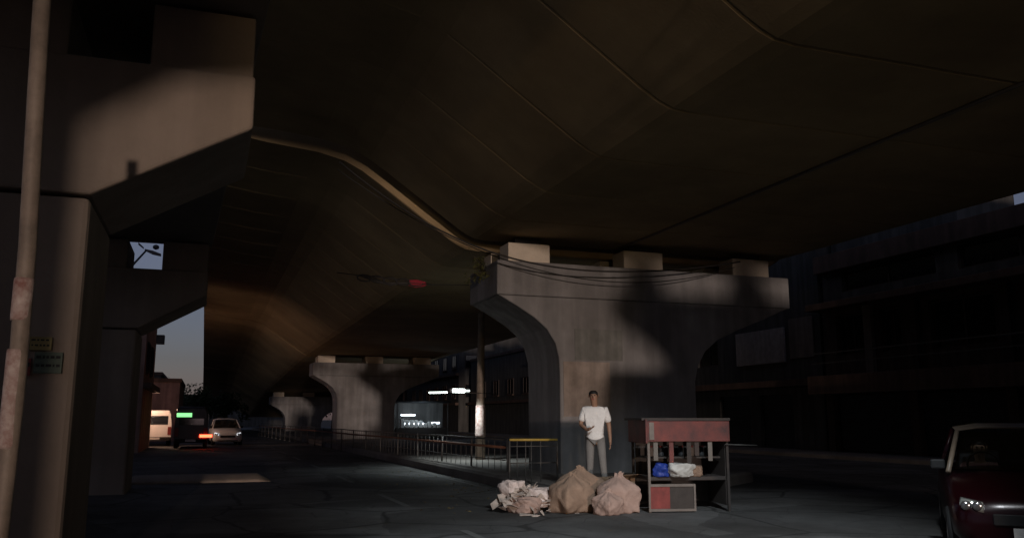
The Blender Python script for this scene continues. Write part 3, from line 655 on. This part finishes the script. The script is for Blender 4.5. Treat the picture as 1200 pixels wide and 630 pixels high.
tag(b.build('refuse_heap', M['paper']), 'heap of crumpled paper and rags on the road edge', 'rubbish', kind='stuff')
b = MB()
for i in range(150):
    t = q.random(); y = 13.5 + 11*t**1.3; x = 6.2 - abs(q.gauss(0, 1.15)); s_ = q.uniform(.015, .04)
    u = Vector((q.gauss(0, 1), q.gauss(0, 1), q.gauss(0, .25))).normalized(); v = u.cross(Vector((0, 0, 1))).normalized(); p = Vector((x, y, .012 + s_*.3))
    b.add([p - u*s_, p + v*s_*.5 + Vector((0, 0, .012)), p + u*s_, p - v*s_*.5], [(0, 1, 2), (0, 2, 3)])
tag(b.build('fallen_leaves', M['litter']), 'scattered dry yellow leaves and scraps on the road beside the median', 'leaf litter', kind='stuff')

# ------------------------------------------------------------------ street stall
e = empty('street_stall', (7.45, 12.6, 0), R(-12), 'small dark street stall with a faded red fascia board right of the pier', 'stall'); e.scale = (.8, 1, 1)
for k in range(5):
    x = -.62 + k*.33*rnd.uniform(.8, 1.1)
    st = MB().box(x, x + .09, -.02, -.012, 1.12 - rnd.uniform(.22, .42), 1.125).build('packet_strip', M[('kerb', 'redboard', 'stallwood', 'frame')[k % 4]], e)
for k in range(6):
    x = -.55 + k*.22; jr = MB().lathe([(.06, 0), (.065, .02), (.065, .13), (.045, .15)], 12, T(x, .35, .877)).build('jar', M['shutter' if k % 2 else 'palewood'], e)
    MB().lathe([(.05, .151), (.05, .175)], 12, T(x, .35, .877)).build('lid', M['redbox'], jr)
MB().box(-.76, 1.0, -.06, -.0, 1.13, 1.46).build('fascia', M['redboard'], e, .008)
MB().box(-.80, -.762, -.08, 1.0, 1.1, 1.49).build('side_fascia', M['redboard'], e, .008)
MB().box(-.72, -.62, -.075, -.062, 1.16, 1.44).build('sign_panel', M['palewood'], e)
MB().box(-.85, 1.05, .0, 1.1, 1.47, 1.51).build('roof', M['stallwood'], e)
for x in (-.74, .94):
    for y in (.0, .94): MB().box(x, x + .05, y, y + .05, 0, 1.13).build('post', M['palewood' if x < 0 and y < .5 else 'stallwood'], e)
MB().box(-.7, .95, .06, .9, .5, .56).build('counter', M['stallwood'], e, .01)
MB().box(-.68, .93, .9, .93, .1, 1.12).build('back_panel', M['stallwood'], e)
MB().box(.93, .95, .06, .9, .1, 1.12).build('side_panel', M['stallwood'], e)
MB().box(-.68, .9, .2, .7, .85, .875).build('shelf', M['stallwood'], e)
MB().tube([(.9, -.03, 1.08), (1.6, -.03, 1.06)], .012, 6).build('awning_bar', M['steel'], e)
fr = MB()
for a in ((-.75, -.71, .02, .45), (.2, .24, .02, .45)): fr.box(a[0], a[1], -.03, .02, a[2], a[3])
fr.box(-.709, .199, -.03, .02, .02, .06); fr.box(-.709, .199, -.03, .02, .41, .45)
fr.build('front_frame', M['palewood'], e)
MB().box(-.708, -.3, -.012, .01, .062, .408).build('front_panel', M['redbox'], e)
MB().box(-.298, .198, -.01, .012, .062, .408).build('front_panel', M['stallwood'], e)
blob('bundle', (7.45, 12.68, .56), .2, (.24, .16, .12), M['tarp'], 'white bundle of cloth on the stall counter', 21, 'goods on the street stall', 'bundle', .3)
blob('bundle', (7.15, 12.78, .56), .8, (.13, .13, .12), M['blue'], 'small blue bag beside the white bundle on the stall', 22, 'goods on the street stall', 'bag', .25)
blob('bundle', (7.75, 12.75, .56), .8, (.16, .15, .10), M['sack'], 'dull brown bag right of the white bundle on the stall', 23, 'goods on the street stall', 'bag', .25)

# ------------------------------------------------------------------ vehicles (local: front towards -Y, centre of front at origin)
def car(name, loc, rz, label, paint, roofm, scale=(1, 1, 1), lit=None, cat='car'):
    e = empty(name, loc, rz, label, cat); e.scale = scale
    def ring(y, hw, zb, zt, cr_=.0):
        h = [(hw*.9, zb), (hw*.985, zb + .12), (hw, zb + (zt - zb)*.5), (hw*.975, zt - .1), (hw*.9, zt - .02), (hw*.45, zt + .02 + cr_), (0, zt + .03 + cr_)]
        return [(x, y, z) for x, z in h] + [(-x, y, z) for x, z in reversed(h[:-1])]
    b = MB(); b.loft([ring(0, .62, .28, .58), ring(.06, .74, .22, .68), ring(.25, .80, .2, .78), ring(.7, .82, .19, .88), ring(1.12, .83, .19, .95), ring(2.0, .83, .18, .95), ring(3.2, .83, .2, .96), ring(3.6, .80, .24, .94), ring(3.72, .7, .3, .85)], True, True)
    b.build('body', M[paint], e)
    # greenhouse
    B1 = [(.60, 1.72, 1.42), (.62, 2.2, 1.47), (.61, 2.9, 1.46), (.56, 3.3, 1.40)]
    for sx in (-1, 1):
        MB().tube([(sx*.79, 2.08, .95), (sx*.635, 2.1, 1.44)], .035, 6).build('door_pillar', M[paint], e)
        MB().loft([[(sx*.79, 2.95, .95), (sx*.75, 3.62, .93), (sx*.70, 3.62, .93), (sx*.74, 2.95, .95)], [(sx*.63, 2.8, 1.44), (sx*.57, 3.3, 1.41), (sx*.53, 3.3, 1.41), (sx*.59, 2.8, 1.44)]]).build('rear_pillar', M[paint], e)
        st = MB().loft([[(sx*.38 + a_*.24, 2.1 + b_, z_) for a_, b_ in ((-1, 0), (1, 0), (1, .1), (-1, .1))] for z_ in (.7, 1.0, 1.16)]).build('seat', M['seat'], e, .03)
        MB().box(sx*.38 - .13, sx*.38 + .13, 2.13, 2.22, 1.165, 1.33).build('headrest', M['seat'], st, .03)
    MB().tube([(-.36 + .17*math.cos(t), 1.55 - .06*math.sin(t), 1.0 + .16*math.sin(t)) for t in [k_*2*math.pi/18 for k_ in range(19)]], .014, 6).build('steering_wheel', M['black'], e)
    b = MB(); rg = []
    for (h1, y1, z1) in B1: rg.append([(h1 + .015, y1 - .01, z1), (h1*.6, y1 - .01, z1 + .05), (-h1*.6, y1 - .01, z1 + .05), (-h1 - .015, y1 - .01, z1), (-h1*.6, y1, z1 + .036), (h1*.6, y1, z1 + .036)])
    b.loft(rg, True, False); b.build('roof', M[roofm], e)
    g = MB(); g.add([(.70, 1.02, .965), (-.70, 1.02, .965), (-.56, 1.70, 1.40), (.56, 1.70, 1.40), (.70, 1.0, .975), (-.70, 1.0, .975), (-.56, 1.68, 1.41), (.56, 1.68, 1.41)], [(0, 1, 2, 3), (4, 5, 6, 7), (0, 1, 5, 4), (1, 2, 6, 5), (2, 3, 7, 6), (3, 0, 4, 7)]); g.build('windscreen', M['carglass'], e)
    g = MB(); g.add([(.64, 3.64, .97), (-.64, 3.64, .97), (-.5, 3.33, 1.38), (.5, 3.33, 1.38), (.64, 3.66, .975), (-.64, 3.66, .975), (-.5, 3.35, 1.385), (.5, 3.35, 1.385)], [(0, 1, 2, 3), (4, 5, 6, 7), (0, 1, 5, 4), (1, 2, 6, 5), (2, 3, 7, 6), (3, 0, 4, 7)]); g.build('rear_window', M['carglass'], e)
    for sx in (-1, 1):
        b = MB()
        b.tube([(sx*.765, .98, .94), (sx*.605, 1.71, 1.42)], .03, 6); b.build('front_pillar', M[roofm], e)
        for (ya, yb, yc, yd) in ((1.2, 2.05, 2.08, 1.85), (2.12, 2.95, 2.8, 2.15)):
            g = MB(); g.add([(sx*.775, ya, .97), (sx*.79, yb, .97), (sx*.632, yc, 1.42), (sx*.627, yd, 1.42), (sx*.785, ya, .97), (sx*.80, yb, .97), (sx*.642, yc, 1.42), (sx*.637, yd, 1.42)], [(0, 1, 2, 3), (4, 5, 6, 7), (0, 1, 5, 4), (1, 2, 6, 5), (2, 3, 7, 6), (3, 0, 4, 7)]); g.build('side_window', M['carglass'], e)
        hl = MB(); hl.loft([[(sx*.5, .04, .56), (sx*.5, .06, .68), (sx*.70, .14, .72), (sx*.74, .17, .60)], [(sx*.5, -.02, .57), (sx*.5, .0, .67), (sx*.69, .08, .70), (sx*.725, .11, .61)]], True, True); hl.build('headlight', M[lit or 'lens'], e)
        for dx in (.55, .655): 
            b = MB(); b.lathe([(.055, 0), (.05, .02), (.02, .03)], 12, Matrix.Translation((sx*dx, -.0 + (dx - .5)*.35, .635)) @ Matrix.Rotation(R(90), 4, 'X')); b.build('headlight_bowl', M['chrome'], e)
        b = MB(); b.box(sx*.86 - .08, sx*.86 + .08, 1.22, 1.3, .96, 1.08); b.build('mirror', M['black'], e, .02)
        tl = MB(); tl.box(sx*.66 - .08, sx*.66 + .08, 3.66, 3.74, .68, .9); tl.build('tail_light', M['redbox'], e)
        for y in (.62, 3.0):
            Mx = Matrix.Translation((sx*.74, y, .29)) @ Matrix.Rotation(R(90), 4, 'Y')
            wh = MB().lathe([(.17, -.095), (.27, -.095), (.29, -.06), (.29, .06), (.27, .095), (.17, .095)], 20, Mx).build('tyre', M['black'], e)
            MB().lathe([(.03, -.1), (.168, -.09), (.168, .09), (.03, .1)], 12, Mx).build('rim', M['chrome'], e)
    gr = MB(); gr.box(-.42, .42, -.02, .05, .44, .56); gr.build('grille', M['black'], e, .01)
    pl = MB().box(-.25, .25, -.045, -.025, .31, .42).build('number_plate', M['plate'], e)
    MB().box(-.55, .55, .0, .05, .24, .3).build('air_intake', M['black'], e)
    return e
cr1 = car('car', (8.03, 6.64, 0), R(-44), 'maroon car with a tan reflection coloured onto its roof edge facing the viewer at the right', 'maroon', 'tanroof', scale=(1, 1, .95))
driver = dict(pel=(0, 0, .95), sp=(0, .06, 1.1), ch=(0, .1, 1.28), nk=(0, .1, 1.42), hb=(0, .07, 1.5), hd=(0, .06, 1.6), ht=(0, .07, 1.66),
              shl=(.18, .1, 1.36), shr=(-.18, .1, 1.36), ell=(.22, -.12, 1.16), elr=(-.22, -.12, 1.16), wrl=(.15, -.3, 1.22), wrr=(-.15, -.3, 1.22), pml=(.11, -.36, 1.25), pmr=(-.11, -.36, 1.25),
              hpl=(.09, -.05, .92), hpr=(-.09, -.05, .92), knl=(.12, -.42, 1.0), knr=(-.12, -.42, 1.0), anl=(.12, -.6, .66), anr=(-.12, -.6, .66), tol=(.12, -.74, .63), tor=(-.12, -.74, .63))

person('person', (8.03, 6.64, 0), R(-44), 'driver seen dimly through the windscreen of the maroon car', 1.70, 'tshirt', 'trouser', driver)
bpy.data.objects['person.001'].location = Vector((8.03, 6.64, -.42)) + Matrix.Rotation(R(-44), 3, 'Z') @ Vector((-.36, 1.95, 0))

e = car('car', (1.3, 52, 0), R(4), 'white hatchback far down the road right of the lit red tail light', 'whitecar', 'whitecar', lit='carlight')
def van(name, loc, rz, label, m, W=1.75, H=2.1, L=4.2, tail=True):
    # rear towards -Y
    e = empty(name, loc, rz, label, 'van'); h = W/2
    def ring(y, k, zt): return [(-h*k, y, .3), (h*k, y, .3), (h, y, .55), (h, y, 1.15), (h*.9, y, zt - .12), (h*.78, y, zt), (-h*.78, y, zt), (-h*.9, y, zt - .12), (-h, y, 1.15), (-h, y, .55)]
    b = MB(); b.loft([ring(0, .9, H - .1), ring(.1, .95, H), ring(L - 1.1, .95, H), ring(L - .45, .95, 1.35), ring(L, .85, 1.05)], True, False); b.build('body', M[m], e, .04)
    rw = MB().box(-h*.74, h*.74, -.015, .02, 1.18, 1.5 if tail else H - .3).build('rear_window', M['glass'], e)
    MB().box(-h*.95, h*.95, -.12, .0, .32, .5).build('bumper', M['black'], e, .03)
    MB().box(-.25, .25, -.135, -.121, .36, .47).build('number_plate', M['plate'], e)
    for sx in (-1, 1):
        MB().box(sx*h*.86 - .09, sx*h*.86 + .09, -.03, .03, .62, 1.05).build('tail_light', M['redbox'], e)
        MB().box(sx*(h + .005) - .01, sx*(h + .005) + .01, 1.2, 3.0, 1.2, H - .35).build('side_window', M['glass'], e)
        for y in (.8, L - .9):
            Mx = Matrix.Translation((sx*(h - .1), y, .3)) @ Matrix.Rotation(R(90), 4, 'Y')
            MB().lathe([(.17, -.1), (.28, -.1), (.3, -.06), (.3, .06), (.28, .1), (.17, .1)], 18, Mx).build('wheel', M['black'], e)
    return e
v = van('van', (-.62, 47, 0), 0, 'dark van with a red tail light and a green lit panel at its rear', 'darkvan', 1.6, 2.1)
MB().box(.42, 1.02, -.06, -.035, .56, .70).build('brake_light', M['tail'], v)
MB().box(-.72, .0, -.06, -.02, 1.58, 1.78).build('route_panel', M['green'], v)
van('van', (-2.55, 52, 0), R(3), 'white van parked to the left of the dark van', 'whitecar', 1.7, 1.95, tail=False)

# ------------------------------------------------------------------ unseen lamp added behind the viewer: warm light under the decks
e = empty('street_lamp', (-4.3, -20, 0), 0, 'added warm lamp behind the viewer that lights the deck undersides', 'street lamp')
MB().tube([(0, 0, 0), (0, 0, 3.2), (.3, .4, 3.5)], [.08, .06, .05], 10).build('pole', M['steel'], e)
hd_ = MB().loft([[(.1, .2, 3.5), (.5, .2, 3.5), (.5, .2, 3.62), (.1, .2, 3.62)], [(.05, .8, 3.42), (.55, .8, 3.42), (.55, .8, 3.62), (.05, .8, 3.62)]]).build('lamp_head', M['lampbody'], e)
MB().box(.1, .5, .802, .815, 3.45, 3.6).build('lens', M['lampwarm'], hd_)
ll = bpy.data.lights.new('soffit_fill_light', 'POINT'); ll.energy = 1500; ll.color = (1, .70, .36); ll.shadow_soft_size = .2
lo_ = bpy.data.objects.new('soffit_fill_light', ll); link(lo_, e); lo_.location = (.3, 1.05, 3.5)

# added lamp, out of view under the near span, to light the road
e = empty('road_fill_lamp', (4.75, 4.2, 6.45), 0, 'added white lamp under the near flyover span that lights the road', 'lamp')
MB().tube([(0, 0, .0), (0, 0, -.35)], .02, 8).build('hanger', M['steel'], e)
hd_ = MB().loft([[(-.35, -.12, -.35), (.35, -.12, -.35), (.35, .12, -.35), (-.35, .12, -.35)], [(-.4, -.17, -.47), (.4, -.17, -.47), (.4, .17, -.47), (-.4, .17, -.47)]]).build('lamp_head', M['lampbody'], e)
MB().box(-.36, .36, -.13, .13, -.485, -.472).build('lens', M['led'], hd_)
ll = bpy.data.lights.new('road_fill_light', 'SPOT'); ll.energy = 4400; ll.color = (.88, .95, 1); ll.shadow_soft_size = .2; ll.spot_size = R(62); ll.spot_blend = .9
lo_ = bpy.data.objects.new('road_fill_light', ll); link(lo_, e); lo_.location = (0, 0, -.52)
lo_.rotation_euler = Vector((-.14, -.72, .70)).to_track_quat('Z', 'Y').to_euler()
# added lamp hidden behind the orange building to light the far deck
e = empty('far_fill_lamp', (-3.0, 50.02, 2.9), R(180), 'added lamp behind the orange building that lights the far deck and vans', 'lamp')
MB().tube([(0, 0, 0), (0, -.4, .15), (0, -.7, .05)], .02, 6).build('bracket', M['lampbody'], e)
MB().lathe([(.22, -.12), (.2, -.06), (.06, .02), (.03, .08)], 14, T(0, -.75, 0)).build('shade', M['lampbody'], e)
MB().lathe([(.01, -.2), (.06, -.16), (.06, -.1), (.02, -.05)], 12, T(0, -.75, 0)).build('bulb', M['lampwarm'], e)
ll = bpy.data.lights.new('far_fill_light', 'POINT'); ll.energy = 240; ll.color = (1, .60, .40); ll.shadow_soft_size = .12
lo_ = bpy.data.objects.new('far_fill_light', ll); link(lo_, e); lo_.location = (0, -.75, -.35)

# unseen blockers of sun and lamp light, added behind the viewer
e = empty('tall_shade_building', (-5.31, -40, 0), 0, 'tall building added well behind the viewer to block sun on the left', 'building')
MB().box(-22, 0, -3, 0, 0, 10.5).build('wall', M['wallr'], e)
MB().box(-22.1, .1, -3.1, .1, 10.502, 10.8).build('cornice', M['band'], e)
for i in range(6):
    for z in (1.0, 4.2, 7.4):
        f = MB().box(-20 + 3.4*i, -18.6 + 3.4*i, .0, .06, z, z + 1.5).build('window', M['frame'], e)
        MB().box(-19.9 + 3.4*i, -18.7 + 3.4*i, .061, .075, z + .1, z + 1.4).build('pane', M['glass'], f)
van('blocker_lorry', (1.35, -11, 0), 0, 'tall covered lorry added behind the viewer to keep the warm lamp off the middle pier', 'shutter', 2.5, 4.1, 4.6, tail=False)
van('blocker_bus', (8.3, -9, 0), 0, 'grey bus added behind the viewer to shade the car and stall', 'shutter', 2.6, 3.0, 7.0, tail=False)
plain_building(-16, 165, 34, 10, 5.5, 'wallg', 'long low building closing the far end of the road')
